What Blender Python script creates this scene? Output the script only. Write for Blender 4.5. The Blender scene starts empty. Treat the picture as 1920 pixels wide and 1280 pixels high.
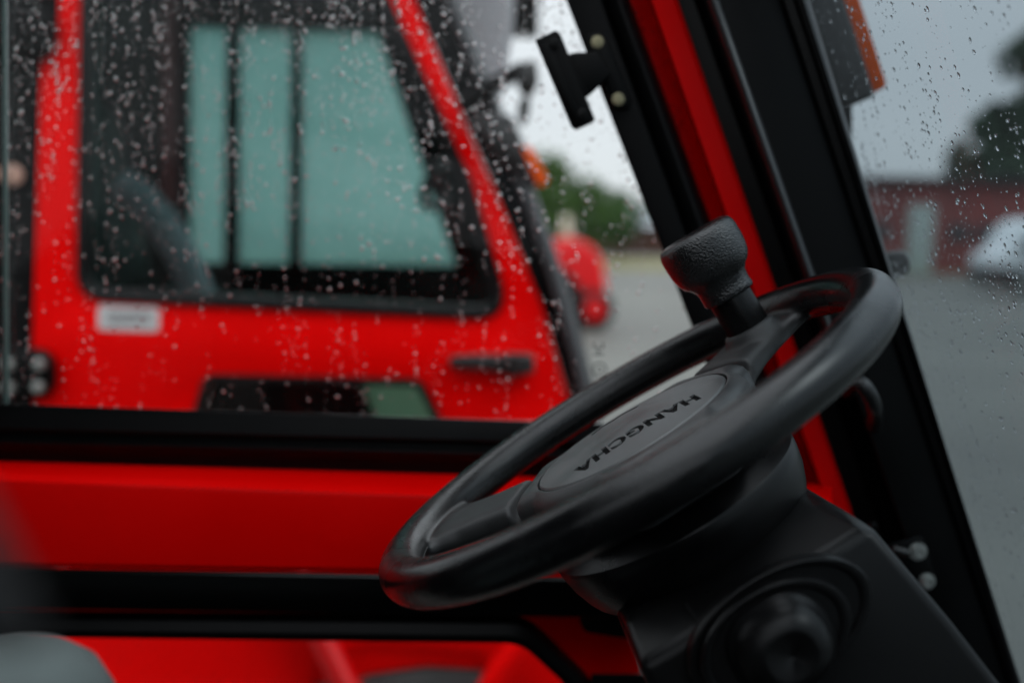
import bpy, bmesh, math, random
from mathutils import Vector, Matrix, Quaternion
R = math.radians
rnd = random.Random(7)
sc = bpy.context.scene
col = sc.collection

# ------------------------------------------------------------------ camera
F_PX = 1867.0                      # 35 mm lens on a 36 mm sensor, photo 1920 px wide
CAM = Vector((0, 0, 1.75))
PITCH, ROLL = R(6.5), R(1.0)
FW = Vector((0, math.cos(PITCH), -math.sin(PITCH)))
U0 = Vector((0, math.sin(PITCH), math.cos(PITCH)))
R0 = Vector((1, 0, 0))
CR = R0 * math.cos(ROLL) + U0 * math.sin(ROLL)
CU = U0 * math.cos(ROLL) - R0 * math.sin(ROLL)
cd = bpy.data.cameras.new('camera')
cam = bpy.data.objects.new('camera', cd)
col.objects.link(cam)
cam.matrix_world = Matrix(((CR.x, CU.x, -FW.x, CAM.x), (CR.y, CU.y, -FW.y, CAM.y), (CR.z, CU.z, -FW.z, CAM.z), (0, 0, 0, 1)))
cd.lens = 36 * F_PX / 1920
cd.sensor_width = 36
cd.clip_start = 0.02
cd.clip_end = 3000
cd.dof.use_dof = True
cd.dof.focus_distance = 0.60
cd.dof.aperture_fstop = 2.8
sc.camera = cam

# ------------------------------------------------------------------ light
SUN_EL, SUN_AZ = R(52), R(120)     # azimuth measured from +Y clockwise
w = bpy.data.worlds.new("World"); sc.world = w; w.use_nodes = True
nt = w.node_tree; nt.nodes.clear()
def wn(t, **k):
    n = nt.nodes.new(t)
    for a, b in k.items(): setattr(n, a, b)
    return n
sky = wn('ShaderNodeTexSky', sky_type='NISHITA', sun_disc=False)
sky.sun_elevation = SUN_EL; sky.sun_rotation = SUN_AZ
b1 = wn('ShaderNodeBackground'); b1.inputs[1].default_value = 0.08
nt.links.new(sky.outputs[0], b1.inputs[0])
tc = wn('ShaderNodeTexCoord'); mp = wn('ShaderNodeMapping'); mp.inputs['Scale'].default_value = (1, 1, 2.5)
nz = wn('ShaderNodeTexNoise'); nz.inputs['Scale'].default_value = 1.6; nz.inputs['Detail'].default_value = 5
rp = wn('ShaderNodeValToRGB')
rp.color_ramp.elements[0].position = .3; rp.color_ramp.elements[0].color = (.55, .59, .63, 1)
rp.color_ramp.elements[1].position = .75; rp.color_ramp.elements[1].color = (.68, .715, .745, 1)
nt.links.new(tc.outputs['Generated'], mp.inputs[0]); nt.links.new(mp.outputs[0], nz.inputs[0]); nt.links.new(nz.outputs[0], rp.inputs[0])
b2 = wn('ShaderNodeBackground'); b2.inputs[1].default_value = 1.0
nt.links.new(rp.outputs[0], b2.inputs[0])
# an overcast sky is brighter overhead than at the horizon
sx = wn('ShaderNodeSeparateXYZ'); nt.links.new(tc.outputs['Generated'], sx.inputs[0])
mr = wn('ShaderNodeMapRange', interpolation_type='SMOOTHSTEP'); mr.inputs[1].default_value = .15; mr.inputs[2].default_value = .9
mr.inputs[3].default_value = 1.0; mr.inputs[4].default_value = 2.8
nt.links.new(sx.outputs['Z'], mr.inputs[0]); nt.links.new(mr.outputs[0], b2.inputs[1])
mx = wn('ShaderNodeMixShader'); mx.inputs[0].default_value = .9
wo = wn('ShaderNodeOutputWorld')
nt.links.new(b1.outputs[0], mx.inputs[1]); nt.links.new(b2.outputs[0], mx.inputs[2]); nt.links.new(mx.outputs[0], wo.inputs[0])
sl = bpy.data.lights.new('sun', 'SUN'); sl.energy = 0.6; sl.angle = R(25); sl.color = (1, .97, .93)
so = bpy.data.objects.new('sun', sl); col.objects.link(so)
sd = Vector((math.sin(SUN_AZ) * math.cos(SUN_EL), math.cos(SUN_AZ) * math.cos(SUN_EL), math.sin(SUN_EL)))
so.rotation_euler = sd.to_track_quat('Z', 'Y').to_euler(); so.location = (0, 0, 20)
sc.view_settings.view_transform = 'Standard'; sc.view_settings.look = 'None'
sc.view_settings.exposure = 0.55; sc.view_settings.gamma = 1
sc.render.engine = 'CYCLES'
sc.cycles.use_denoising = True
sc.cycles.max_bounces = 10; sc.cycles.transparent_max_bounces = 16
sc.cycles.diffuse_bounces = 4; sc.cycles.glossy_bounces = 4; sc.cycles.transmission_bounces = 8

# ------------------------------------------------------------------ helpers
def ray(px, py): return FW + CR * ((px - 960) / F_PX) - CU * ((py - 640) / F_PX)
def P(px, py, Y):
    d = ray(px, py); return CAM + d * (Y / d.y)
def G(px, py, z=0.0):
    d = ray(px, py); return CAM + d * ((z - CAM.z) / d.z)
def hit(px, py, o, n):
    d = ray(px, py); return CAM + d * ((o - CAM).dot(n) / d.dot(n))

def mat(name, color, rough=.5, spec=.5, metal=0, bump=0, bscale=300, coat=0, var=0, vscale=20, detail=3, emis=None, voro=False):
    m = bpy.data.materials.new(name); m.use_nodes = True
    t = m.node_tree; b = t.nodes['Principled BSDF']
    b.inputs['Base Color'].default_value = (*color, 1); b.inputs['Roughness'].default_value = rough
    b.inputs['Specular IOR Level'].default_value = spec; b.inputs['Metallic'].default_value = metal
    b.inputs['Coat Weight'].default_value = coat; b.inputs['Coat Roughness'].default_value = .12
    tc = t.nodes.new('ShaderNodeTexCoord')
    if bump:
        n = t.nodes.new('ShaderNodeTexNoise'); n.inputs['Scale'].default_value = bscale; n.inputs['Detail'].default_value = detail
        t.links.new(tc.outputs['Object'], n.inputs['Vector'])
        h = n.outputs[0]
        if voro:
            v = t.nodes.new('ShaderNodeTexVoronoi'); v.inputs['Scale'].default_value = bscale * 1.1; v.feature = 'SMOOTH_F1'
            t.links.new(tc.outputs['Object'], v.inputs['Vector'])
            a = t.nodes.new('ShaderNodeMath'); a.operation = 'ADD'
            t.links.new(v.outputs[0], a.inputs[0]); t.links.new(n.outputs[0], a.inputs[1]); h = a.outputs[0]
        bp = t.nodes.new('ShaderNodeBump'); bp.inputs['Strength'].default_value = 1; bp.inputs['Distance'].default_value = bump
        t.links.new(h, bp.inputs['Height']); t.links.new(bp.outputs[0], b.inputs['Normal'])
    if var:
        n = t.nodes.new('ShaderNodeTexNoise'); n.inputs['Scale'].default_value = vscale; n.inputs['Detail'].default_value = 6
        t.links.new(tc.outputs['Object'], n.inputs['Vector'])
        r = t.nodes.new('ShaderNodeMapRange'); r.inputs[1].default_value = .3; r.inputs[2].default_value = .7
        r.inputs[3].default_value = 1 - var; r.inputs[4].default_value = 1 + var
        t.links.new(n.outputs[0], r.inputs[0])
        mu = t.nodes.new('ShaderNodeMix'); mu.data_type = 'RGBA'; mu.blend_type = 'MULTIPLY'; mu.inputs[0].default_value = 1
        mu.inputs[6].default_value = (*color, 1); t.links.new(r.outputs[0], mu.inputs[7]); t.links.new(mu.outputs[2], b.inputs['Base Color'])
        r2 = t.nodes.new('ShaderNodeMapRange'); r2.inputs[1].default_value = .3; r2.inputs[2].default_value = .7
        r2.inputs[3].default_value = max(.05, rough - .1); r2.inputs[4].default_value = min(1, rough + .12)
        t.links.new(n.outputs[0], r2.inputs[0]); t.links.new(r2.outputs[0], b.inputs['Roughness'])
    if emis: b.inputs['Emission Color'].default_value = (*emis[0], 1); b.inputs['Emission Strength'].default_value = emis[1]
    return m
def pane_mat(name, tint, refl=.5, fog=0, fogcol=(.5, .6, .6), rough=0.0):
    m = bpy.data.materials.new(name); m.use_nodes = True; t = m.node_tree; t.nodes.clear()
    o = t.nodes.new('ShaderNodeOutputMaterial'); tr = t.nodes.new('ShaderNodeBsdfTransparent'); tr.inputs[0].default_value = (*tint, 1)
    gl = t.nodes.new('ShaderNodeBsdfGlossy'); gl.inputs['Roughness'].default_value = rough
    fr = t.nodes.new('ShaderNodeFresnel'); fr.inputs[0].default_value = 1.45
    mu = t.nodes.new('ShaderNodeMath'); mu.operation = 'MULTIPLY'; mu.inputs[1].default_value = refl
    t.links.new(fr.outputs[0], mu.inputs[0])
    a = t.nodes.new('ShaderNodeMixShader'); t.links.new(mu.outputs[0], a.inputs[0]); t.links.new(tr.outputs[0], a.inputs[1]); t.links.new(gl.outputs[0], a.inputs[2])
    last = a
    if fog:
        tl = t.nodes.new('ShaderNodeBsdfTranslucent'); tl.inputs[0].default_value = (*fogcol, 1)
        b = t.nodes.new('ShaderNodeMixShader'); b.inputs[0].default_value = fog
        t.links.new(a.outputs[0], b.inputs[1]); t.links.new(tl.outputs[0], b.inputs[2]); last = b
    t.links.new(last.outputs[0], o.inputs[0]); return m

M = {}
M['rubber'] = mat('black_rubber', (.009, .0093, .010), .34, .5, bump=.00010, bscale=900, voro=True, var=.15, vscale=40)
M['rim'] = mat('black_rim_foam', (.0045, .0046, .005), .25, .5, bump=.00006, bscale=1100, voro=True, var=.12, vscale=30)
M['knob'] = mat('black_grained_knob', (.0055, .0055, .006), .25, .8, bump=.00042, bscale=800, voro=True)
M['pad'] = mat('worn_grey_plastic', (.070, .072, .072), .50, 1.0, bump=.00005, bscale=1300, var=.35, vscale=28)
M['hub'] = mat('hub_plastic', (.026, .0265, .027), .46, .8, bump=.00006, bscale=1400, var=.3, vscale=35)
M['plastic'] = mat('black_plastic', (.012, .0122, .0124), .40, .6, bump=.00006, bscale=1400, var=.25, vscale=35)
M['housing'] = mat('dark_housing_plastic', (.0040, .0039, .0041), .34, .24, bump=.00005, bscale=900, var=.15, vscale=18)
M['black'] = mat('black_paint', (.0028, .0029, .0031), .42, .13, bump=.00002, bscale=500, var=.15, vscale=12)
M['satin'] = mat('satin_black_bar', (.0015, .0016, .0017), .3, .3)
M['seal'] = mat('black_seal_rubber', (.0028, .0028, .003), .36, .28)
M['dark'] = mat('recess_shade', (.0015, .0015, .0015), .7, .1)  # near-black colour stands in for shade inside the engraving
M['red'] = mat('red_paint', (.78, .0006, .0006), .34, .05, bump=.0003, bscale=14, var=.05, vscale=9, coat=.07)
M['red2'] = mat('red_door_paint', (.80, .001, .001), .45, .04, var=.05, vscale=6)
M['metal'] = mat('zinc_bolt', (.45, .46, .44), .35, .5, metal=.9, var=.2, vscale=300)
M['brass'] = mat('yellow_zinc_bolt', (.42, .38, .24), .38, .5, metal=.85, var=.25, vscale=300)
M['amber'] = mat('amber_lens', (.95, .18, .005), .22, .5, emis=((1, .10, .0), .14), bump=.0006, bscale=160)
_t = M['amber'].node_tree; _b = _t.nodes['Principled BSDF']; _b.inputs['Emission Strength'].default_value = 0
_tl = _t.nodes.new('ShaderNodeBsdfTranslucent'); _tl.inputs[0].default_value = (1, .27, .012, 1)
_mx = _t.nodes.new('ShaderNodeMixShader'); _mx.inputs[0].default_value = .65
_t.links.new(_b.outputs[0], _mx.inputs[1]); _t.links.new(_tl.outputs[0], _mx.inputs[2]); _t.links.new(_mx.outputs[0], _t.nodes['Material Output'].inputs[0])
M['white'] = mat('white_sticker', (.6, .6, .6), .5, .4)
M['grey'] = mat('grey_vinyl', (.085, .105, .102), .6, .3, bump=.0003, bscale=300, var=.2)
M['gglass'] = pane_mat('door_glass', (.94, .945, .94), .35)
M['wglass'] = pane_mat('windshield_glass', (.625, .67, .69), .10, fog=.007, fogcol=(.8, .84, .86))
M['tint'] = pane_mat('green_tinted_glass', (.66, .745, .73), .35)
M['fog'] = pane_mat('fogged_green_glass', (.50, .68, .66), .2, fog=.5, fogcol=(.66, .81, .79))

def link(name, me, m=None, parent=None, smooth=True):
    o = bpy.data.objects.new(name, me); col.objects.link(o)
    if m: me.materials.append(m)
    if smooth:
        for p in me.polygons: p.use_smooth = True
    if parent: o.parent = parent
    return o
def tag(o, label=None, cat=None, group=None, kind=None):
    if label: o['label'] = label
    if cat: o['category'] = cat
    if group: o['group'] = group
    if kind: o['kind'] = kind
    return o
def empty(name, loc=(0, 0, 0)):
    o = bpy.data.objects.new(name, None); col.objects.link(o); o.location = loc; o.empty_display_size = .1; return o
def own(o, parent):
    """parent keeping the world placement of mesh data already written in world space"""
    o.parent = parent; o.matrix_parent_inverse = Matrix.Translation(-parent.location) if parent.parent is None else Matrix()
    return o
def from_bm(name, bm, m, parent=None, smooth=True, sharp=35):
    bmesh.ops.recalc_face_normals(bm, faces=bm.faces[:])
    me = bpy.data.meshes.new(name); bm.to_mesh(me); bm.free()
    if smooth:
        me.polygons.foreach_set('use_smooth', [True] * len(me.polygons))
        me.set_sharp_from_angle(angle=R(sharp))
    o = bpy.data.objects.new(name, me); col.objects.link(o)
    if m: me.materials.append(m)
    if parent is not None: place(o, parent)
    return o
def place(o, parent):
    o.parent = parent
    # find world matrix of parent chain (only translations / set matrices are used)
    mw = Matrix.Identity(4); q = parent; chain = []
    while q is not None: chain.append(q); q = q.parent
    for q in reversed(chain): mw = mw @ q.matrix_parent_inverse @ q.matrix_basis
    o.matrix_parent_inverse = mw.inverted()
def bevel(bm, w, seg=3, ang=30):
    es = [e for e in bm.edges if len(e.link_faces) == 2 and e.calc_face_angle(0) > R(ang)]
    if es: bmesh.ops.bevel(bm, geom=es, offset=w, segments=seg, profile=.5, affect='EDGES', clamp_overlap=True)
def ring_prism(ringA, ringB, bm=None, bw=0, seg=2):
    """closed ring of points at end A joined to the same ring at end B"""
    new = bmesh.new()
    a = [new.verts.new(p) for p in ringA]; b = [new.verts.new(p) for p in ringB]; n = len(a)
    for i in range(n): new.faces.new((a[i], a[(i + 1) % n], b[(i + 1) % n], b[i]))
    new.faces.new(a[::-1]); new.faces.new(b)
    bmesh.ops.recalc_face_normals(new, faces=new.faces[:])
    if bw: bevel(new, bw, seg)
    if bm is None: return new
    merge(bm, new); return bm
def merge(bm, other):
    me = bpy.data.meshes.new('t'); other.to_mesh(me); other.free(); bm.from_mesh(me); bpy.data.meshes.remove(me)
def vbeam(lines, y0=-260, y1=1560, bw=.0015, seg=2):
    """raked member: each line is (x at y=0, slope, depth Y)"""
    return ring_prism([P(x + s * y0, y0, Y) for x, s, Y in lines], [P(x + s * y1, y1, Y) for x, s, Y in lines], bw=bw, seg=seg)
def hbeam(rows, xL=0, xR=760, x0=-420, x1=1500, bw=.0015, seg=2):
    """horizontal member: each row is (y at xL, y at xR, depth Y)"""
    def at(r, x): return P(x, r[0] + (r[1] - r[0]) * (x - xL) / (xR - xL), r[2])
    return ring_prism([at(r, x0) for r in rows], [at(r, x1) for r in rows], bw=bw, seg=seg)
def box(c, size, rot=None, bw=0, seg=3):
    bm = bmesh.new(); bmesh.ops.create_cube(bm, size=1)
    for v in bm.verts: v.co = Vector((v.co.x * size[0], v.co.y * size[1], v.co.z * size[2]))
    if bw: bevel(bm, bw, seg)
    mt = Matrix.Translation(Vector(c)) @ (rot.to_4x4() if rot else Matrix())
    bmesh.ops.transform(bm, matrix=mt, verts=bm.verts); return bm
def cyl(a, b, r, r2=None, n=24, bw=0):
    a, b = Vector(a), Vector(b); d = b - a
    bm = bmesh.new(); bmesh.ops.create_cone(bm, cap_ends=True, segments=n, radius1=r, radius2=r if r2 is None else r2, depth=d.length)
    if bw: bevel(bm, bw, 2, 60)
    bmesh.ops.transform(bm, matrix=Matrix.Translation((a + b) / 2) @ d.to_track_quat('Z', 'Y').to_matrix().to_4x4(), verts=bm.verts); return bm
def tube(pts, r, n=12, closed=False):
    pts = [Vector(p) for p in pts]; bm = bmesh.new(); rings = []; N = len(pts); up = None
    for i, p in enumerate(pts):
        a = pts[(i - 1) % N] if (closed or i) else p; b = pts[(i + 1) % N] if (closed or i < N - 1) else p
        t = (b - a).normalized()
        if up is None: up = t.orthogonal().normalized()
        up = (up - t * up.dot(t)).normalized(); s = t.cross(up)
        rr = r(i / (N - 1)) if callable(r) else r
        rings.append([bm.verts.new(p + (up * math.cos(k * 2 * math.pi / n) + s * math.sin(k * 2 * math.pi / n)) * rr) for k in range(n)])
    for i in range(N if closed else N - 1):
        A, B = rings[i], rings[(i + 1) % N]
        for k in range(n): bm.faces.new((A[k], A[(k + 1) % n], B[(k + 1) % n], B[k]))
    if not closed: bm.faces.new(rings[0][::-1]); bm.faces.new(rings[-1])
    return bm
def lathe(prof, n=96, rx=1, ry=1, sq=0):
    bm = bmesh.new(); rings = []
    for r, h in prof:
        if r < 1e-6: rings.append([bm.verts.new((0, 0, h))]); continue
        L = []
        for k in range(n):
            a = k * 2 * math.pi / n; q = 1 + sq * (math.cos(4 * a) * -1 + 1) * .5
            L.append(bm.verts.new((r * q * rx * math.cos(a), r * q * ry * math.sin(a), h)))
        rings.append(L)
    for A, B in zip(rings, rings[1:]):
        for k in range(n):
            k2 = (k + 1) % n
            if len(A) == 1: bm.faces.new((A[0], B[k], B[k2]))
            elif len(B) == 1: bm.faces.new((A[k], B[0], A[k2]))
            else: bm.faces.new((A[k], A[k2], B[k2], B[k]))
    return bm
def rounded(pts, rad, seg=7):
    """2D polygon with rounded corners; rad number or list"""
    out = []; n = len(pts); rs = rad if isinstance(rad, (list, tuple)) else [rad] * n
    for i in range(n):
        p = Vector(pts[i]); a = (Vector(pts[i - 1]) - p); b = (Vector(pts[(i + 1) % n]) - p); r = rs[i]
        if r <= 0: out.append(p); continue
        ang = a.angle(b); d = min(r / math.tan(ang / 2), a.length * .48, b.length * .48)
        pa, pb = p + a.normalized() * d, p + b.normalized() * d
        for k in range(seg + 1):
            t = k / seg; out.append(pa * (1 - t) ** 2 + p * 2 * t * (1 - t) + pb * t * t)
    return out
def panel(name, outer, holes, Y, thick, m, parent=None, bev=.001, px=True, orad=0, hrad=0):
    """flat panel in the plane Y, cut from outlines given as photo rays; thick towards +Y"""
    def cv(L): return [(P(x, y, Y).x, P(x, y, Y).z) for x, y in L] if px else L
    cu = bpy.data.curves.new(name, 'CURVE'); cu.dimensions = '2D'; cu.fill_mode = 'BOTH'; cu.extrude = thick / 2 - bev; cu.bevel_depth = bev; cu.bevel_resolution = 1; cu.offset = -bev
    for L, rd in [(outer, orad)] + [(h, hrad) for h in holes]:
        L = rounded(cv(L), rd) if rd else [Vector(q) for q in cv(L)]
        s = cu.splines.new('POLY'); s.points.add(len(L) - 1); s.use_cyclic_u = True
        for q, v in zip(s.points, L): q.co = (v.x, v.y, 0, 1)
    t = bpy.data.objects.new('t', cu); col.objects.link(t); bpy.context.view_layer.update()
    me = bpy.data.meshes.new_from_object(t.evaluated_get(bpy.context.evaluated_depsgraph_get()))
    bpy.data.objects.remove(t)
    me.transform(Matrix(((1, 0, 0, 0), (0, 0, -1, Y + thick / 2), (0, 1, 0, 0), (0, 0, 0, 1))))
    bm = bmesh.new(); bm.from_mesh(me); bpy.data.meshes.remove(me)
    bmesh.ops.remove_doubles(bm, verts=bm.verts, dist=1e-6)
    return from_bm(name, bm, m, parent, True, 30)
def drops(name, n, o, ax, ay, nrm, W, H, rmin, rmax, seed, m, long=1.0, chain=.5, dens=None, seg=9, flat=.7):
    """water drops: small closed domes standing on a pane with axes ax, ay and outward normal nrm"""
    r_ = random.Random(seed); V = []; Fc = []; cnt = 0
    def dome(x, y, r, lg):
        nonlocal cnt
        b = len(V); c = o + ax * x + ay * y; e = r_.uniform(.85, 1.15); k0 = r_.uniform(0, 6); tk = r_.uniform(-.25, .25)
        rings = ((1, 0), (.97, .35), (.75, .75), (.4, .95))
        for rr, hh in rings:
            for k in range(seg):
                a = k * 2 * math.pi / seg
                q = 1 + .12 * math.sin(2 * a + k0)
                yy = math.sin(a) * lg
                if yy < 0: q *= 1.05
                V.append(c + ax * (r * rr * q * e * math.cos(a) + tk * r * yy * rr) + ay * (r * rr * q * yy) + nrm * (hh * r * flat + .00005))
        V.append(c + nrm * (r * flat + .00005))
        for i in range(3):
            for k in range(seg): Fc.append((b + i * seg + k, b + i * seg + (k + 1) % seg, b + (i + 1) * seg + (k + 1) % seg, b + (i + 1) * seg + k))
        for k in range(seg): Fc.append((b + 3 * seg + k, b + 3 * seg + (k + 1) % seg, b + 4 * seg))
        Fc.append(tuple(b + k for k in reversed(range(seg)))); cnt += 1
    while cnt < n:
        x, y = r_.uniform(0, W), r_.uniform(0, H)
        if dens and r_.random() > dens(x / W, y / H): continue
        if r_.random() < chain:
            for j in range(r_.randint(2, 8)):
                s = rmin + (rmax - rmin) * r_.random() ** 3
                dome(x + r_.gauss(0, .0014), y, s, r_.uniform(.95, 1.3) * long); y -= r_.uniform(.004, .012)
                if y < 0: break
        else:
            s = rmin + (rmax - rmin) * r_.random() ** 3.2
            dome(x, y, s, r_.uniform(.9, 1.15) * long)
    me = bpy.data.meshes.new(name); me.from_pydata([tuple(v) for v in V], [], Fc)
    return link(name, me, m)
_t = M['fog'].node_tree
_tc = _t.nodes.new('ShaderNodeTexCoord'); _n = _t.nodes.new('ShaderNodeTexNoise'); _n.inputs['Scale'].default_value = 2.2; _n.inputs['Detail'].default_value = 4
_r = _t.nodes.new('ShaderNodeMapRange'); _r.inputs[1].default_value = .3; _r.inputs[2].default_value = .7; _r.inputs[3].default_value = .22; _r.inputs[4].default_value = .85
_t.links.new(_tc.outputs['Object'], _n.inputs[0]); _t.links.new(_n.outputs[0], _r.inputs[0])
for _q in _t.nodes:
    if _q.type == 'MIX_SHADER' and _q.inputs[2].is_linked and _q.inputs[2].links[0].from_node.type == 'BSDF_TRANSLUCENT': _t.links.new(_r.outputs[0], _q.inputs[0])
def water():
    m = bpy.data.materials.new('rain_water'); m.use_nodes = True; b = m.node_tree.nodes['Principled BSDF']
    b.inputs['Base Color'].default_value = (1, 1, 1, 1); b.inputs['Roughness'].default_value = 0.02; b.inputs['IOR'].default_value = 1.33
    b.inputs['Transmission Weight'].default_value = 1; return m
M['water'] = water()
M['fog2'] = pane_mat('grey_green_fogged_glass', (.34, .42, .34), .2, fog=.5, fogcol=(.42, .52, .42))

# ================================================================== STRUCTURE: ground
def ground():
    bm = bmesh.new(); S = 900
    vs = [bm.verts.new(p) for p in ((-S, -S, 0), (S, -S, 0), (S, S, 0), (-S, S, 0))]; bm.faces.new(vs)
    m = mat('wet_asphalt', (.094, .096, .086), .62, .3, bump=.004, bscale=30, var=.38, vscale=.22)
    tag(from_bm('ground', bm, m, None, False), kind='structure')
    g = mat('dry_grass', (.16, .15, .07), .9, .2, var=.4, vscale=2)
    bm = bmesh.new()
    for sgn, x0, x1, y0, y1 in ((1, -60, 22, 44, 60),):
        vs = [bm.verts.new(p) for p in ((x0, y0, .01), (x1, y0, .01), (x1 + 3, y1, .01), (x0, y1, .01))]; bm.faces.new(vs)
    tag(from_bm('verge', bm, g, None, False), kind='structure')
ground()

# ================================================================== OWN FORKLIFT
fork = empty('forklift', (0, .2, 0))
tag(fork, 'red forklift with black cab trim seen from its own cab, steering wheel in front', 'forklift')
YG = .86       # door glass
def part(name, bm, m, parent=None, sharp=35): return from_bm(name, bm, m, parent or fork, True, sharp)

# --- door (red pressed panel) with its sub-parts
ledge = hbeam([(862, 884, .850), (864, 886, .838), (876, 898, .822), (892, 920, .808), (900, 927, .800), (912, 938, .7985), (1054, 1066, .7985), (1060, 1072, .802), (1062, 1074, .86), (900, 920, .88)], x0=-620, x1=1560, bw=0)
door = part('door', ledge, M['red'], sharp=25)
part('window_sill', hbeam([(757, 782, .846), (757, 782, .835), (803, 822, .828), (812, 832, .836), (820, 839, .834), (828, 846, .829), (837, 855, .832), (848, 866, .838), (866, 888, .8395), (868, 890, .90), (757, 782, .90)], x0=-620, x1=1330, bw=.0008), M['black'], door, 20)
# tube below the ledge
bar = hbeam([(1063, 1075, .815), (1065, 1077, .799), (1067, 1079, .7955), (1071, 1083, .7942), (1100, 1112, .794), (1138, 1150, .802), (1139, 1151, .84), (1065, 1077, .84)], x0=-620, x1=1330, bw=0)
part('cross_bar', bar, M['satin'], door, 40)
# red flange and lower part of the door with the lower window
panel('lower_panel', [(-700, 1120), (1176, 1120), (1176, 1130), (1215, 1330), (1330, 1700), (-700, 1700)],
      [[(-520, 1172), (985, 1180), (1100, 1290), (1130, 1560), (-520, 1560)]], .838, .02, M['red'], door, bev=.001, hrad=.03)
sealp = [(-520, 1175), (982, 1187), (1083, 1268), (1118, 1575), (-520, 1575)]
def px2(L, Y): return [(P(x, y, Y).x, P(x, y, Y).z) for x, y in L]
so_ = rounded(px2([(-560, 1144), (988, 1157), (1112, 1278), (1160, 1640), (-560, 1640)], .832), [.02, .045, .04, .03, .03])
si_ = rounded(px2([(-500, 1190), (975, 1210), (1062, 1290), (1095, 1545), (-500, 1545)], .832), [.02, .035, .03, .03, .03])
bm = bmesh.new(); n = len(so_)
prof = [(0, .836), (.15, .827), (.5, .824), (.85, .828), (1, .838), (1, .866), (0, .866)]
rings = []
for t, Yp in prof: rings.append([bm.verts.new((a.x * (1 - t) + b.x * t, Yp, a.y * (1 - t) + b.y * t)) for a, b in zip(so_, si_)])
for i in range(len(rings)):
    A, B = rings[i], rings[(i + 1) % len(rings)]
    for k in range(n): bm.faces.new((A[k], A[(k + 1) % n], B[(k + 1) % n], B[k]))
part('window_seal', bm, M['seal'], door, 40)
panel('lower_window', [(-500, 1185), (985, 1200), (1080, 1290), (1110, 1550), (-500, 1550)], [], .858, .004, M['gglass'], door, bev=.0003)
part('bottom_trim', hbeam([(1262, 1262, .822), (1262, 1262, .836), (1420, 1420, .836), (1420, 1420, .822)], x0=1108, x1=1330, bw=.002), M['black'], door)
part('door_catch', ring_prism([P(1084, 1157, .81), P(1230, 1158, .81), P(1230, 1205, .81), P(1096, 1184, .81)], [P(1084, 1157, .837), P(1230, 1158, .837), P(1230, 1205, .837), P(1096, 1184, .837)], bw=.003), M['black'], door)
# upper window glass: sliding pane whose left edge is in view
panel('window_glass', [(8, -300), (1020, -300), (1330, 640), (1330, 800), (12, 762)], [], YG, .005, M['gglass'], door, bev=.0004)
part('pane_edge', ring_prism([P(3, -300, .8585), P(11, -300, .8585), P(11, -300, .8665), P(3, -300, .8665)], [P(8, 757, .8585), P(16, 757, .8585), P(16, 757, .8665), P(8, 757, .8665)], bw=.0008),
     mat('glass_edge', (.16, .26, .24), .3, .5), door)
panel('window_glass', [(-700, -300), (20, -300), (24, 762), (-700, 740)], [], .872, .005, M['gglass'], door, bev=.0004)
stamp = mat('etched_stamp', (.10, .11, .10), .7, .3)
rc = P(1124, 692, YG); r_ = 13 / F_PX * YG
sm = tube([rc + Vector((math.cos(t), 0, math.sin(t))) * r_ + Vector((0, -.0008, 0)) for t in [k * math.pi / 12 for k in range(24)]], .0006, 6, True)
merge(sm, tube([rc + Vector((math.cos(t) * r_ * .35, -.0008, math.sin(t) * r_ * .35)) for t in [k * math.pi / 8 for k in range(16)]], .0005, 6, True))
for seg_ in (((1113, 642), (1113, 652), (1131, 652), (1131, 642)), ((1112, 664), (1132, 664)), ((1122, 656), (1122, 662))):
    merge(sm, tube([P(x, y, YG - .0008) for x, y in seg_], .0007, 6))
part('glass_stamp', sm, stamp, door)
# --- raked frame members
part('door_frame', vbeam([(1061, .386, .838), (1126, .362, .834), (1131, .361, .85), (1133, .36, .90), (1061, .386, .90)]), M['black'], door)
part('frame_seal', vbeam([(1132, .36, .85), (1146, .362, .839), (1160, .362, .835), (1172, .364, .839), (1181, .366, .852), (1181, .366, .90), (1132, .36, .90)], bw=.0006), M['seal'], door, 60)
# red A-pillar: hollow section with a chamfered inner face
part('door_pillar', vbeam([(1174, .367, .872), (1199, .36, .872), (1216, .352, .872), (1218, .352, .834), (1222, .351, .8305), (1262, .343, .8305), (1270, .341, .833), (1272, .341, .90), (1181, .367, .90)], bw=0), M['red'], door, 22)
apil = part('pillar', vbeam([(1345, .35, .80), (1349, .348, .7985), (1461, .334, .7985), (1463, .334, .801), (1468, .333, .801), (1468, .333, .92), (1345, .35, .92)], bw=.0006), M['black'])
part('gap_trim', vbeam([(1268, .341, .862), (1300, .352, .858), (1304, .352, .852), (1309, .352, .858), (1330, .351, .86), (1352, .350, .86), (1352, .350, .92), (1268, .341, .92)], bw=0), M['seal'], apil, 20)
part('weather_strip', vbeam([(1322, .352, .83), (1326, .351, .806), (1331, .35, .7960), (1336, .35, .7940), (1342, .35, .7935), (1348, .35, .797), (1349, .35, .88), (1320, .352, .88)], y1=700, bw=0), mat('highlight_grey_rubber', (.050, .054, .057), .30, .6), apil, 70)  # base grey raised to carry the rubber's highlight
part('windshield_seal', vbeam([(1467, .333, .802), (1470, .332, .794), (1486, .330, .792), (1489, .329, .797), (1492, .328, .797), (1495, .326, .791), (1506, .318, .790), (1513, .306, .795), (1518, .305, .802), (1490, .305, .90), (1467, .333, .90)], bw=0), M['seal'], apil, 22)


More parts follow.
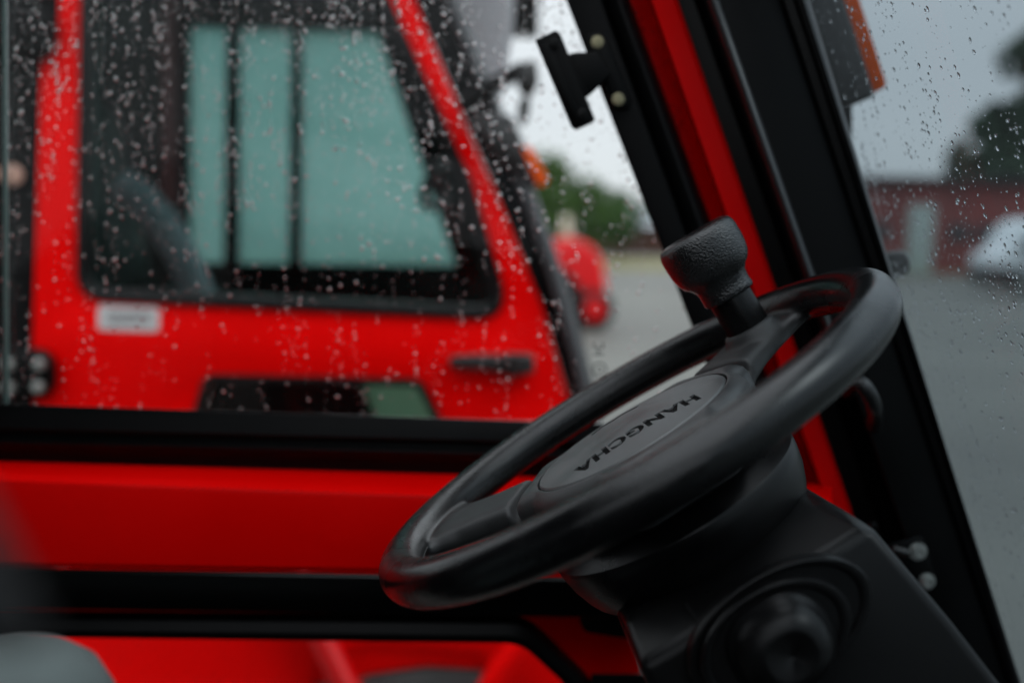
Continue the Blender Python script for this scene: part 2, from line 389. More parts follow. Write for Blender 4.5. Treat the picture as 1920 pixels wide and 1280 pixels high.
# --- windshield, raked like the pillar, running towards the right side of the cab
wa, wb = P(1508 - .305 * 260, -260, .80), P(1508 + .305 * 1560, 1560, .80)
wdir = (wb - wa).normalized()                    # downwards along the rake
YA = Vector((0, 1, 0))
wn_ = YA.cross(wdir).normalized()
if wn_.x < 0: wn_ = -wn_                          # forward, outwards
bm = ring_prism([wa, wb, wb - YA * 1.25, wa - YA * 1.25], [p + wn_ * .005 for p in (wa, wb, wb - YA * 1.25, wa - YA * 1.25)])
ws = part('windshield', bm, M['wglass'])
# --- latch striker on the frame
def Pn(px, py, Y): return P(px, py, Y)
lp = [(1003, 76), (1041, 57), (1048, 62), (1113, 222), (1110, 228), (1077, 243), (1071, 238)]
latch = part('window_latch', ring_prism([P(x, y, .792) for x, y in lp], [P(x + 3, y + 2, .818) for x, y in lp], bw=.0022, seg=3), M['black'], door)
part('latch_pad', ring_prism([P(x, y, .7885) for x, y in ((1012, 88), (1030, 78), (1094, 224), (1079, 232))], [P(x, y, .793) for x, y in ((1012, 88), (1030, 78), (1094, 224), (1079, 232))], bw=.0012), M['black'], door)
part('latch_arm', ring_prism([P(x, y, .802) for x, y in ((1062, 103), (1078, 99), (1120, 98), (1144, 138), (1128, 158), (1102, 182), (1097, 179))],
     [P(x, y, .835) for x, y in ((1062, 103), (1078, 99), (1120, 98), (1144, 138), (1128, 158), (1102, 182), (1097, 179))], bw=.002), M['black'], door)
part('latch_arm', ring_prism([P(x, y, .797) for x, y in ((1058, 100), (1066, 102), (1104, 178), (1098, 184))], [P(x, y, .803) for x, y in ((1058, 100), (1066, 102), (1104, 178), (1098, 184))], bw=.001), M['black'], door)
mp_ = [(1098, 66), (1118, 60), (1136, 72), (1184, 186), (1176, 204), (1154, 206), (1142, 192)]
part('latch_plate', ring_prism([P(x, y, .829) for x, y in mp_], [P(x, y, .8385) for x, y in mp_], bw=.002), M['black'], door)
def bolt(px, py, Y, rpx, m, parent, name='bolt', hexn=6):
    c = P(px, py, Y); r = rpx / F_PX * Y
    bm = lathe([(0, .0), (r, 0), (r, -.0015), (r * 1.0, -.0022), (r * .92, -.0032), (r * .5, -.0034), (r * .42, -.002), (0, -.002)], 20)
    merge(bm, lathe([(r * 1.25, 0.0005), (r * 1.25, -.0007), (r * .8, -.0008)], 24))
    bmesh.ops.transform(bm, matrix=Matrix.Translation(c) @ Matrix.Rotation(R(-90), 4, 'X'), verts=bm.verts)
    for v in bm.verts: pass
    return part(name, bm, m, parent)
# lathe axis -> after rotation local +z points to +Y, so heads (negative h) face the camera
bolt(1120, 79, .829, 9, M['brass'], door); bolt(1159, 186, .829, 9, M['brass'], door)
bolt(1039, 81, .7885, 7, M['seal'], door); bolt(1092, 212, .7885, 7, M['seal'], door)
# --- grab handle, small bracket and its bolts on the pillar panel
hp = [P(1590, 735, .80), P(1596, 722, .775), P(1606, 714, .758), P(1619, 722, .75), P(1632, 742, .75), P(1640, 765, .756), P(1640, 786, .775), P(1636, 798, .80)]
def smoothpts(p, it=2):
    for _ in range(it):
        q = [p[0]]
        for a, b in zip(p, p[1:]): q += [a * .75 + b * .25, a * .25 + b * .75]
        p = q + [p[-1]]
    return p
part('grab_handle', tube(smoothpts(hp), .0062, 14), M['rubber'], apil)
bp_ = [(1664, 1020), (1720, 1004), (1732, 1008), (1754, 1082), (1744, 1108), (1716, 1100), (1690, 1052), (1672, 1046)]
br = part('hinge_bracket', ring_prism([P(x, y, .793) for x, y in bp_], [P(x, y, .80) for x, y in bp_], bw=.0015), M['black'], apil)
bolt(1721, 1033, .792, 14, M['metal'], apil); bolt(1738, 1089, .792, 13, M['metal'], apil)
part('hinge_pin', cyl(P(1674, 1028, .79), P(1702, 1036, .788), .0032, n=12, bw=.0005), M['plastic'], apil)
bolt(1636, 985, .797, 7, M['seal'], apil)
# --- outside the windshield: turn signal and its stub bracket
YS = .93
tb = [(1488, -60), (1564, -60), (1640, 176), (1632, 184), (1598, 198), (1560, 196)]
tsig = part('turn_signal', ring_prism([P(x, y, YS) for x, y in tb], [P(x + 3, y - 2, YS + .055) for x, y in tb], bw=.004, seg=3), M['plastic'])
tl = [(1553, -60), (1592, -60), (1662, 158), (1657, 166), (1634, 176), (1630, 168)]
part('lens', ring_prism([P(x, y, YS + .006) for x, y in tl], [P(x, y, YS + .05) for x, y in tl], bw=.003, seg=3), M['amber'], tsig)
part('mounting_stay', ring_prism([P(x, y, YS + .01) for x, y in ((1572, 190), (1592, 190), (1598, 200), (1597, 300), (1588, 300))], [P(x, y, YS + .03) for x, y in ((1572, 190), (1592, 190), (1598, 200), (1597, 300), (1588, 300))], bw=.002), M['black'], tsig)
sb = [(1655, 472), (1694, 468), (1706, 486), (1705, 512), (1664, 527)]
part('windshield_stop', ring_prism([P(x, y, .865) for x, y in sb], [P(x + 2, y, .90) for x, y in sb], bw=.004, seg=3), M['plastic'])

# --- unseen rest of the cab; roof window and panels shaped for the light
rf = part('roof', box((-.66, .22, 2.14), (.52, 1.34, .05), bw=.01), M['black'])
part('roof_frame', box((-.05, -.40, 2.14), (.70, .10, .05), bw=.01), M['black'], rf)
part('roof_frame', box((-.05, .84, 2.14), (.70, .12, .05), bw=.01), M['black'], rf)
part('roof_frame', box((.28, .22, 2.14), (.06, 1.34, .05), bw=.01), M['black'], rf)
part('roof_window', box((-.075, .22, 2.135), (.66, 1.14, .006)), pane_mat('roof_glass', (.84, .845, .85), .4), rf)  # unseen pane, opened above the wheel to let top light in
part('rear_panel', box((-.90, .22, 1.35), (.04, 1.34, 1.55), bw=.01), M['black'])  # unseen, closed full height to cut light from behind
part('rear_post', box((-.86, .82, 1.8), (.07, .07, .75), bw=.01), M['black'])
part('rear_post', box((-.86, -.40, 1.8), (.07, .07, .75), bw=.01), M['black'])
part('side_panel', box((-.20, -.44, 1.17), (1.36, .05, 1.3), bw=.01), M['black'])  # unseen, height set to limit light from the right
part('floor_plate', box((-.15, .22, .62), (1.4, 1.25, .04), bw=.01), M['black'])
part('dashboard', box((.52, .2, 1.05), (.25, 1.15, .5), bw=.03), M['housing'])
part('seat', box((-.45, .18, 1.08), (.5, .5, .14), bw=.05), M['grey'])
part('backrest', box((-.70, .18, 1.42), (.14, .46, .6), bw=.05), M['grey'])
# console lever beside the seat (bottom left, out of focus)
cx = P(20, 1340, .40)
bm = lathe([(.0, .036), (.012, .0355), (.024, .032), (.034, .024), (.040, .012), (.042, 0), (.043, -.02), (.046, -.12)], 48)
for v in bm.verts: v.co.x *= 1.05
bmesh.ops.transform(bm, matrix=Matrix.Translation(cx + Vector((0, 0, -.006))), verts=bm.verts)
part('control_lever', bm, M['grey'])

# added sheet close to the lens, blurred into a grey veil at lower left
bl = [(-420, 850), (-70, 880), (-20, 950), (45, 1080), (90, 1170), (60, 1195), (-420, 1190)]
part('blur_veil', ring_prism([P(x, y, .130) for x, y in bl], [P(x, y, .133) for x, y in bl], bw=.0004), mat('veil_grey', (.035, .036, .037), .8, .2, bump=.0002, bscale=900))

# ------------------------------------------------------------------ steering wheel (frame u, v, n)
def c2w(v): return CR * v[0] + CU * v[1] - FW * v[2]
A_, B_ = -.5454, .0587
nC = Vector((math.sin(A_), math.cos(A_) * math.cos(B_), math.sin(B_) * math.cos(A_))).normalized()
uC = nC.cross(Vector((0, 0, 1))).normalized()
if uC.x < 0: uC = -uC
vC = nC.cross(uC)
WC = CAM + c2w((.0705, -.0518, -.6044))
wu, wv, wn2 = c2w(uC), c2w(vC), c2w(nC)
WM = Matrix(((wu.x, wv.x, wn2.x, WC.x), (wu.y, wv.y, wn2.y, WC.y), (wu.z, wv.z, wn2.z, WC.z), (0, 0, 0, 1)))
RW, RR = .160, .0138
SP = (33, 158, 275)     # spoke directions in the wheel plane
def wheel_px(px, py, h):
    """wheel-plane coordinates (u, v) of a photo ray at height h"""
    q = hit(px, py, WC + wn2 * h, wn2) - (WC + wn2 * h); return q.dot(wu), q.dot(wv)
def wpart(name, bm, m, parent, sharp=35):
    bmesh.ops.transform(bm, matrix=WM, verts=bm.verts); return from_bm(name, bm, m, parent, True, sharp)

bm = bmesh.new()
NR, NS = 180, 20
g = []
for i in range(NR):
    a = i * 2 * math.pi / NR; L = []
    for k in range(NS):
        b = k * 2 * math.pi / NS
        r = RW + math.cos(b) * RR; h = math.sin(b) * RR * 1.0
        L.append(bm.verts.new((r * math.cos(a), r * math.sin(a), h)))
    g.append(L)
for i in range(NR):
    for k in range(NS): bm.faces.new((g[i][k], g[(i + 1) % NR][k], g[(i + 1) % NR][(k + 1) % NS], g[i][(k + 1) % NS]))
for si, ang in enumerate(SP):
    c, s = math.cos(R(ang)), math.sin(R(ang)); rings = []
    for r, wd, top, bot in ((.060, .056, -.016, -.034), (.0835, .056, -.012, -.026), (.0860, .058, -.0040, -.024), (.105, .054, -.0030, -.020), (.125, .056, -.0015, -.017), (.138, .066, -.0005, -.014), (.148, .088, .0010, -.010), (.158, .108, -.0020, -.008)):
        hc, hh = (top + bot) / 2, (top - bot) / 2; sec = []
        for k in range(24):
            a = k * 2 * math.pi / 24; ca, sa = math.cos(a), math.sin(a)
            sec.append((-math.copysign(abs(ca) ** .42, ca) * wd / 2, hc + math.copysign(abs(sa) ** .62, sa) * hh))
        rings.append([bm.verts.new((r * c - q * s, r * s + q * c, h)) for q, h in sec])
    for A, B in zip(rings, rings[1:]):
        for k in range(24): bm.faces.new((A[k], A[(k + 1) % 24], B[(k + 1) % 24], B[k]))
    bm.faces.new(rings[0][::-1]); bm.faces.new(rings[-1])
ku, kv = .1065, .062
fl = lathe([(0, -.016), (.024, -.014), (.0225, -.006), (.0200, -.001), (.0180, .0025), (.0170, .0045), (.0160, .0052), (0, .0052)], 48)
bmesh.ops.translate(fl, vec=(ku, kv, 0), verts=fl.verts); merge(bm, fl)
M['wheel'] = M['rim'].copy(); M['wheel'].name = 'black_wheel_foam'
_t = M['wheel'].node_tree; _b = _t.nodes['Principled BSDF']
_tc = _t.nodes.new('ShaderNodeTexCoord'); _sp = _t.nodes.new('ShaderNodeSeparateXYZ'); _cb = _t.nodes.new('ShaderNodeCombineXYZ'); _ln = _t.nodes.new('ShaderNodeVectorMath'); _ln.operation = 'LENGTH'
_t.links.new(_tc.outputs['Object'], _sp.inputs[0]); _t.links.new(_sp.outputs[0], _cb.inputs[0]); _t.links.new(_sp.outputs[1], _cb.inputs[1]); _t.links.new(_cb.outputs[0], _ln.inputs[0])
_m1 = _t.nodes.new('ShaderNodeMapRange'); _m1.inputs[1].default_value = .132; _m1.inputs[2].default_value = .150; _m1.inputs[3].default_value = 1; _m1.inputs[4].default_value = 0
_t.links.new(_ln.outputs['Value'], _m1.inputs[0])
_old = _b.inputs['Roughness'].links[0].from_socket; _mr = _t.nodes.new('ShaderNodeMix'); _t.links.new(_m1.outputs[0], _mr.inputs[0]); _t.links.new(_old, _mr.inputs[2]); _mr.inputs[3].default_value = .52
_t.links.new(_mr.outputs[0], _b.inputs['Roughness'])
_oc = _b.inputs['Base Color'].links[0].from_socket; _mc = _t.nodes.new('ShaderNodeMix'); _mc.data_type = 'RGBA'; _t.links.new(_m1.outputs[0], _mc.inputs[0]); _t.links.new(_oc, _mc.inputs[6]); _mc.inputs[7].default_value = (.024, .0245, .025, 1)
_t.links.new(_mc.outputs[2], _b.inputs['Base Color'])
wheel = from_bm('steering_wheel', bm, M['wheel'], fork, True, 180); wheel.matrix_basis = WM
md = wheel.modifiers.new('remesh', 'REMESH'); md.mode = 'VOXEL'; md.voxel_size = .00105; md.use_smooth_shade = True
md = wheel.modifiers.new('smooth', 'SMOOTH'); md.factor = .5; md.iterations = 30

wpart('mould_seam', tube([Vector(((RW - RR * .985) * math.cos(t), (RW - RR * .985) * math.sin(t), -.0024)) for t in [k * math.pi / 90 for k in range(180)]], .00035, 6, True), M['seal'], wheel)
# hub cover: disc with a lobe towards each spoke, seam groove round the pad
def lobe(a, base, reach, half):
    best = base
    for ang in SP:
        d = abs((a - ang + 180) % 360 - 180)
        if d < half * 1.9:
            e = reach / max(.2, math.cos(R(d)))
            t = 1 if d < half else max(0, 1 - (d - half) / (half * .9))
            t = t * t * (3 - 2 * t); best = max(best, base + (e - base) * t)
    return best
N = 240; bm = bmesh.new(); rings = []
DZ = .0074
for (base, reach, h, hl) in ((.060, .060, -.050, 0), (.072, .076, -.046, 1), (.0745, .0800, -.034, 1), (.0755, .0812, -.020, 1), (.0740, .0800, -.0155, 1), (.0715, .0775, -.0130, 1), (.0690, .074, -.0105, 1), (.0672, .0672, -.0098, 0), (.0662, .0662, -.0102, 0), (.0657, .0657, -.0135, 0), (.030, .030, -.0135, 0)):
    L = []; h = h + DZ
    for k in range(N):
        a = k * 360 / N; r = lobe(a, base, reach, 17) if hl else base
        L.append(bm.verts.new((r * math.cos(R(a)), r * math.sin(R(a)), h)))
    rings.append(L)
for A, B in zip(rings, rings[1:]):
    for k in range(N): bm.faces.new((A[k], A[(k + 1) % N], B[(k + 1) % N], B[k]))
wpart('hub_cover', bm, M['hub'], wheel, 50)

# centre pad: shallow dome with engraved lettering
PR, HE, HC = .0648, -.0034, .0040
def dome_h(r): return HC + (HE + .0012 - HC) * (r / PR) ** 2
prof = [(0, HC)] + [(PR * k / 14, dome_h(PR * k / 14)) for k in range(1, 14)] + [(PR * .985, dome_h(PR) + .0001), (PR, HE + .0002), (PR, HE - .0026), (0, HE - .0026)]
pad_bm = lathe(prof, 120)
fcu = bpy.data.curves.new('lettering', 'FONT'); fcu.body = 'HANGCHA'; fcu.size = .0180; fcu.extrude = .0012; fcu.offset = .00110; fcu.space_character = 1.16
fcu.align_x = 'CENTER'; fcu.align_y = 'CENTER'; fcu.shear = 0.0
ft = bpy.data.objects.new('t', fcu); col.objects.link(ft); bpy.context.view_layer.update()
tme = bpy.data.meshes.new_from_object(ft.evaluated_get(bpy.context.evaluated_depsgraph_get())); bpy.data.objects.remove(ft)
p1, p2 = wheel_px(1306, 735, .0022), wheel_px(1078, 880, .0014)
tu, tv = (p1[0] + p2[0]) / 2, (p1[1] + p2[1]) / 2
tang = math.atan2(p2[1] - p1[1], p2[0] - p1[0])
tw = max(v.co.x for v in tme.vertices) - min(v.co.x for v in tme.vertices)
tl_ = math.hypot(p2[0] - p1[0], p2[1] - p1[1])
print('text at', tu, tv, math.degrees(tang), tl_, tw)
tme.transform(Matrix.Translation((tu, tv, 0)) @ Matrix.Rotation(tang, 4, 'Z') @ Matrix.Diagonal((tl_ / tw, 1, 1, 1)))
bm = bmesh.new(); bm.from_mesh(tme); bmesh.ops.remove_doubles(bm, verts=bm.verts, dist=1e-6); bmesh.ops.triangulate(bm, faces=bm.faces[:])
zs = max(v.co.z for v in bm.verts)
cut = bmesh.new(); me_ = bpy.data.meshes.new('t'); bm.to_mesh(me_); cut.from_mesh(me_)
for v in cut.verts: v.co.z = dome_h(math.hypot(v.co.x, v.co.y)) + (.004 if v.co.z > 0 else -.0013)
for v in bm.verts: v.co.z = dome_h(math.hypot(v.co.x, v.co.y)) + (-.0010 if v.co.z > 0 else -.0013)
# small emblem near the far edge: raised ribbon, groove shade in its colour
def ribbon(pts, wd, bm, top, bot):
    for (x0, y0), (x1, y1) in zip(pts, pts[1:]):
        d = Vector((x1 - x0, y1 - y0)).normalized(); q = Vector((-d.y, d.x)) * wd / 2; e = d * wd * .45
        c = [(x0 - e.x + q.x, y0 - e.y + q.y), (x1 + e.x + q.x, y1 + e.y + q.y), (x1 + e.x - q.x, y1 + e.y - q.y), (x0 - e.x - q.x, y0 - e.y - q.y)]
        a = [bm.verts.new((x, y, dome_h(math.hypot(x, y)) + bot)) for x, y in c]; b = [bm.verts.new((x, y, dome_h(math.hypot(x, y)) + top)) for x, y in c]
        for k in range(4): bm.faces.new((a[k], a[(k + 1) % 4], b[(k + 1) % 4], b[k]))
        bm.faces.new(a[::-1]); bm.faces.new(b)
eu, ev = wheel_px(1150, 787, .0006); ev = min(ev, .034); print('emblem', eu, ev)
em = [(eu - .016, ev - .003), (eu - .007, ev + .004), (eu, ev - .001), (eu + .007, ev + .004), (eu + .016, ev - .003)]
emb = bmesh.new(); ribbon(em, .0022, emb, .0003, -.0010)
cuto = from_bm('t_cut', cut, M['dark'], None, False)
pad = from_bm('centre_pad', pad_bm, M['plastic'], None, True, 30)
for q_ in (pad, cuto): q_.data.transform(Matrix.Scale(100, 4))
bo = pad.modifiers.new('b', 'BOOLEAN'); bo.operation = 'DIFFERENCE'; bo.object = cuto; bo.solver = 'EXACT'; bo.use_self = True
bpy.context.view_layer.update()
pm = bpy.data.meshes.new_from_object(pad.evaluated_get(bpy.context.evaluated_depsgraph_get()))
print('pad faces', len(pm.polygons), 'before', len(pad.data.polygons))
pm.transform(Matrix.Scale(.01, 4)); bpy.data.objects.remove(pad); bpy.data.objects.remove(cuto)
bmp = bmesh.new(); bmp.from_mesh(pm); bpy.data.meshes.remove(pm)
for f_ in bmp.faces: f_.material_index = 0
wpart('centre_pad', bmp, M['pad'], wheel, 30)
wpart('lettering', bm, M['dark'], wheel, 30)
wpart('emblem', emb, M['dark'], wheel, 30)

# spinner knob
ku, kv = wheel_px(1403, 596, .009)
print('knob', ku, kv, math.hypot(ku, kv))
kr = math.hypot(ku, kv)
ku, kv = .1065, .062
def kn(prof, n=64, sq=0):
    b = lathe(prof, n, sq=sq); bmesh.ops.translate(b, vec=(ku, kv, 0), verts=b.verts); return b
KS, KH = 1.21, .0035
def kp(L): return [(r * KS, h * KS + KH) for r, h in L]
wpart('knob_stem', kn(kp([(0, -.006), (.0128, -.006), (.0122, .004), (.0120, .022), (.0112, .026), (0, .026)])), M['housing'], wheel)
wpart('spinner_knob', kn(kp([(0, .0200), (.0122, .0200), (.0140, .0203), (.0147, .0217), (.0144, .0240), (.0143, .0265), (.0148, .0300), (.0165, .0325), (.0192, .0350), (.0212, .0385), (.0222, .0430), (.0226, .0490), (.0225, .0545), (.0219, .0575), (.0208, .0594), (.0196, .0602), (.0186, .0606), (.0183, .0600), (.0179, .0599), (.0176, .0605), (.0168, .0607), (.0080, .0607), (0, .0607)]), 80, sq=.04), M['knob'], wheel, 60)
# steering column
colm = wpart('column_collar', lathe([(0, -.040), (.050, -.036), (.060, -.040), (.072, -.0455), (.0795, -.0495), (.0810, -.0505), (.0817, -.0522), (.0812, -.058), (.0795, -.067), (.0760, -.077), (.0735, -.082), (.070, -.086), (.05, -.088), (0, -.088)], 120), M['housing'], fork, 28)
bm = bmesh.new()
def lv(u, v, h): return bm.verts.new((u, v, h))
# layers of the housing from the collar downwards: (uL, uR, vNear, vFar, h)
lay = [(-.062, .064, -.070, .080, -.0765), (-.064, .0735, -.108, .088, -.086), (-.070, .083, -.114, .09, -.150), (-.082, .105, -.120, .09, -.34)]
rg = []
for uL, uR, vN, vF, h in lay: rg.append([lv(uL, vN, h), lv(uR, vN, h), lv(uR, vF, h), lv(uL, vF, h)])
for A, B in zip(rg, rg[1:]):
    for k in range(4): bm.faces.new((A[k], A[(k + 1) % 4], B[(k + 1) % 4], B[k]))
bm.faces.new(rg[0]); bm.faces.new(rg[-1][::-1])
bmesh.ops.recalc_face_normals(bm, faces=bm.faces[:])
bevel(bm, .009, 5, 12)
hs = wpart('column_housing', bm, M['housing'], fork, 60)
# dome knob on the near face of the housing
def on_near(px, py, v=-.117):
    o = WC + wv * v; q = hit(px, py, o, wv) - WC; return q.dot(wu), q.dot(wn2)
kc = on_near(1455, 1195)
def facing(prof, rx, ry, cu_, ch_, v, rot, n=72, sq=0):
    b = lathe(prof, n, rx, ry, sq)
    bmesh.ops.transform(b, matrix=Matrix.Translation((cu_, v, ch_)) @ Matrix.Rotation(R(90), 4, 'X') @ Matrix.Rotation(R(rot), 4, 'Z'), verts=b.verts); return b
def plate(r, h, lip=.0016): return [(0, -.004), (r, -.004), (r, h - lip), (r - lip * .5, h - lip * .2), (r - lip * 1.4, h), (r - lip * 3, h - lip * .3), (r - lip * 4, h - lip * 1.2), (0, h - lip * 1.2)]
k0 = on_near(1448, 1186)
adj = wpart('adjuster_boss', facing(plate(.0500, .005), 1.0, .58, k0[0] + .004, k0[1] + .001, -.1165, 0), M['housing'], hs, 30)
wpart('adjuster_ring', facing(plate(.0400, .010), 1.0, .68, k0[0] - .001, k0[1] - .001, -.1165, 0), M['housing'], hs, 30)
wpart('adjuster_knob', facing([(.0265, .004), (.0265, .010), (.0255, .012), (.0240, .0132), (.0228, .0180), (.0200, .0230), (.0160, .0262), (.0130, .0272), (.0118, .0272), (.0108, .0268), (.0015, .0268), (.001, .0264), (0, .0264)], 1, .92, kc[0], kc[1], -.1165, 0, sq=.05), M['housing'], hs, 40)
wpart('seam_cover', (lambda b: b)(ring_prism([Vector((u_, v_, h_)) for u_, v_, h_ in ((-.0275, -.0872, -.0782), (-.026, -.1090, -.0862), (-.026, -.1165, -.118), (-.0265, -.10, -.12), (-.0265, -.08, -.085))],
      [Vector((u_ + .0012, v_, h_)) for u_, v_, h_ in ((-.0275, -.0872, -.0782), (-.026, -.1090, -.0862), (-.026, -.1165, -.118), (-.0265, -.10, -.12), (-.0265, -.08, -.085))])), M['seal'], hs)

# ------------------------------------------------------------------ rain on the glass
pz = P(12, 762, YG)
gx0, gx1 = P(-300, 300, YG).x, P(1300, 600, YG).x
gz0, gz1 = P(12, 757, YG).z, P(500, -60, YG).z
slope_l, = (0,),
def dn(x, y): return .14 + .86 * y ** 1.8
d1 = drops('raindrops', 6200, Vector((gx0, YG + .005, gz0 - .012)), Vector((1, 0, 0)), Vector((0, 0, 1)), Vector((0, 1, 0)), gx1 - gx0, gz1 - gz0 + .02, .00042, .00150, 3, M['water'], dens=dn, flat=1.0, chain=.30)
tag(d1, 'raindrops scattered over the outside of the door window in front of the other cab', 'raindrops', kind='stuff')
Ww, Hh = .62, (P(1900, 1400, .8) - P(1500, -100, .8)).length + .1
d2 = drops('raindrops', 8500, wa + wn_ * .005, -YA, wdir, wn_, Ww, (wb - wa).length, .00032, .0013, 5, M['water'], long=1.25, chain=.65,
           dens=lambda x, y: .35 + .65 * math.exp(-((y - .42) / .16) ** 2))
tag(d2, 'fine raindrops running down the outside of the windshield at the right', 'raindrops', kind='stuff')

# ================================================================== THE OTHER FORKLIFT
YO = 1.85
of = empty('forklift', (P(500, 1000, YO).x, 2.4, 0))
tag(of, 'red forklift parked alongside, its cab door with tinted window seen through the wet glass', 'forklift')
def op(name, bm, m, parent=None, sharp=35): return from_bm(name, bm, m, parent or of, True, sharp)
def mp2(px, py, Y=YO): return (px, py)
def prism_px(L, Y0, Y1, bw=0, seg=2): return ring_prism([P(x, y, Y0) for x, y in L], [P(x, y, Y0) + Vector((0, Y1 - Y0, 0)) for x, y in L], bw=bw, seg=seg)
# door skin with both window openings
skin = [(118, -420), (560, -440), (640, -300), (776, 0), (850, 175), (945, 397), (1018, 580), (1066, 745), (1110, 900), (1150, 1140), (560, 1150), (150, 1130), (60, 900), (62, 690), (60, 640), (76, 110), (84, 88), (108, 74)]
win = [(160, -340), (545, -360), (620, -240), (742, 30), (880, 335), (960, 600), (146, 560)]
low = [(385, 703), (790, 712), (880, 900), (330, 900)]
odoor = panel('door', skin, [win, low], YO, .035, M['red2'], of, bev=.004, hrad=.055)
def seal_ring(name, L, Y, rad, wdt, parent, m=M['seal'], depth=.03):
    a = rounded(px2(L, Y), rad); cx_ = sum(p.x for p in a) / len(a); cz_ = sum(p.y for p in a) / len(a)
    bm = bmesh.new(); n = len(a); out = []
    for i in range(n):
        t = (a[(i + 1) % n] - a[i - 1]).normalized(); q = Vector((-t.y, t.x))
        if q.dot(Vector((cx_, cz_)) - a[i]) < 0: q = -q
        out.append((a[i], q))
    rings = []
    for d_, Yp in ((-.004, Y - .002), (0, Y - .008), (wdt * .5, Y - .009), (wdt, Y - .004), (wdt, Y + depth), (-.004, Y + depth)):
        rings.append([bm.verts.new((p.x + q.x * d_, Yp, p.y + q.y * d_)) for p, q in out])
    for i in range(len(rings)):
        A, B = rings[i], rings[(i + 1) % len(rings)]
        for k in range(n): bm.faces.new((A[k], A[(k + 1) % n], B[(k + 1) % n], B[k]))
    return op(name, bm, m, parent, 40)
seal_ring('window_seal', win, YO, .055, .022, odoor)
seal_ring('window_seal', low, YO, .03, .012, odoor)
panel('window_glass', [(x, y) for x, y in win], [], YO + .012, .005, M['tint'], odoor, bev=.0004, hrad=0, orad=.05)
panel('lower_window', [(x, y) for x, y in low], [], YO + .012, .005, M['tint'], odoor, bev=.0004, orad=.03)
# sticker under the window
stk = panel('sticker', [(184, 572), (298, 577), (297, 622), (184, 618)], [], YO - .002, .0015, M['white'], odoor, bev=.0003, orad=.008)
bm = bmesh.new()
rr = random.Random(3)
for row in (590, 603):
    x = 200
    while x < 282:
        wch = rr.randint(3, 6)
        merge(bm, prism_px([(x, row - 4), (x + wch, row - 4), (x + wch, row + 3), (x, row + 3)], YO - .0035, YO - .0022)); x += wch + 3
op('print_marks', bm, mat('grey_print', (.12, .12, .13), .5), odoor)
# door handle
hd = prism_px([(842, 668), (905, 665), (995, 668), (1002, 680), (998, 702), (950, 704), (905, 694), (842, 692)], YO - .03, YO - .004, bw=.006, seg=3)
op('door_handle', hd, M['plastic'], odoor)
op('door_handle_paddle', prism_px([(945, 662), (1000, 664), (1004, 700), (955, 708)], YO - .042, YO - .02, bw=.006, seg=3), M['plastic'], odoor)
# hinge lower left and hinge upper left, with bolts
for hy in (0, -640):
    hg = op('hinge', prism_px([(-60, 655 + hy), (75, 655 + hy), (96, 675 + hy), (97, 725 + hy), (80, 748 + hy), (-60, 748 + hy)], YO - .03, YO - .001, bw=.008, seg=3), M['black'], odoor)
for hx, hy in ((15, 683), (72, 683), (15, 728), (70, 726), (28, 30), (95, 32), (90, -12)):
    bm = cyl(P(hx, hy, YO - .04), P(hx, hy, YO - .04) + Vector((0, .012, 0)), .011, n=6, bw=.001)
    op('bolt', bm, M['metal'] if hy > 100 else M['black'], odoor)
# cab frame: rear post, front raked post, roof, sill, far side
cabf = op('cab_frame', prism_px([(-90, -460), (122, -460), (112, 70), (84, 90), (60, 640), (62, 900), (70, 1140), (-90, 1140)], YO + .004, YO + .09, bw=.004), M['black'])
op('marker_lamp', cyl(P(22, 328, YO - .02), P(22, 328, YO + .006), .019, n=24, bw=.003), mat('pale_lamp', (.45, .28, .22), .3, .5), cabf)
op('front_post', prism_px([(640, -420), (730, -420), (830, 0), (905, 175), (1008, 397), (1080, 580), (1120, 745), (1190, 1140), (1110, 1140), (1067, 745), (1019, 580), (946, 397), (851, 175), (777, 0)], YO + .002, YO + .07, bw=.004), M['black'], cabf, 30)
rail = [P(x, y, YO - .012) for x, y in ((800, -140), (848, 0), (905, 150), (965, 300), (1004, 400), (1050, 540), (1090, 690), (1112, 800))]
op('grab_rail', tube(smoothpts(rail), .014, 14), mat('satin_rail', (.05, .055, .06), .32, .6), cabf)
op('roof', box((P(400, 0, YO).x, YO + .52, P(400, -430, YO).z), (1.15, 1.2, .09), bw=.02), M['black'], cabf)
# far side of its cab: black frame with fogged green panes
YF = 2.85
def pz_(L, Y0, Y1, **k): return prism_px(L, Y0, Y1, **k)
far_f = op('far_side_frame', pz_([(150, 40), (1010, 66), (1010, -250), (150, -250)], YF, YF + .05), M['black'])
panel('far_side_frame', [(340, 492), (1010, 500), (1090, 1100), (340, 1100)], [[(668, 700), (830, 705), (880, 930), (760, 930)]], YF, .05, M['black'], far_f, bev=.002)
panel('far_lower_window', [(660, 690), (840, 700), (890, 940), (750, 940)], [], YF + .03, .006, M['fog2'], far_f, bev=.0004)
op('far_post', pz_([(150, 30), (352, 40), (352, 1100), (150, 1100)], YF + .002, YF + .05), M['black'], far_f)
op('mullion', pz_([(424, 40), (444, 40), (442, 520), (418, 520)], YF - .01, YF + .04, bw=.003), M['black'], far_f)
op('mullion', pz_([(546, 50), (562, 50), (560, 520), (541, 520)], YF - .01, YF + .04, bw=.003), M['black'], far_f)
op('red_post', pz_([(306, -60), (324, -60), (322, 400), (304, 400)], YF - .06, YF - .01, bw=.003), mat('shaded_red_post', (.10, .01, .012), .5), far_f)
op('far_slope_post', pz_([(700, 40), (748, 60), (905, 430), (905, 520), (862, 520)], YF - .012, YF + .03, bw=.003), M['black'], far_f)
panel('far_window', [(340, 30), (730, 40), (895, 430), (900, 520), (340, 520)], [], YF + .02, .006, M['fog'], far_f, bev=.0004)
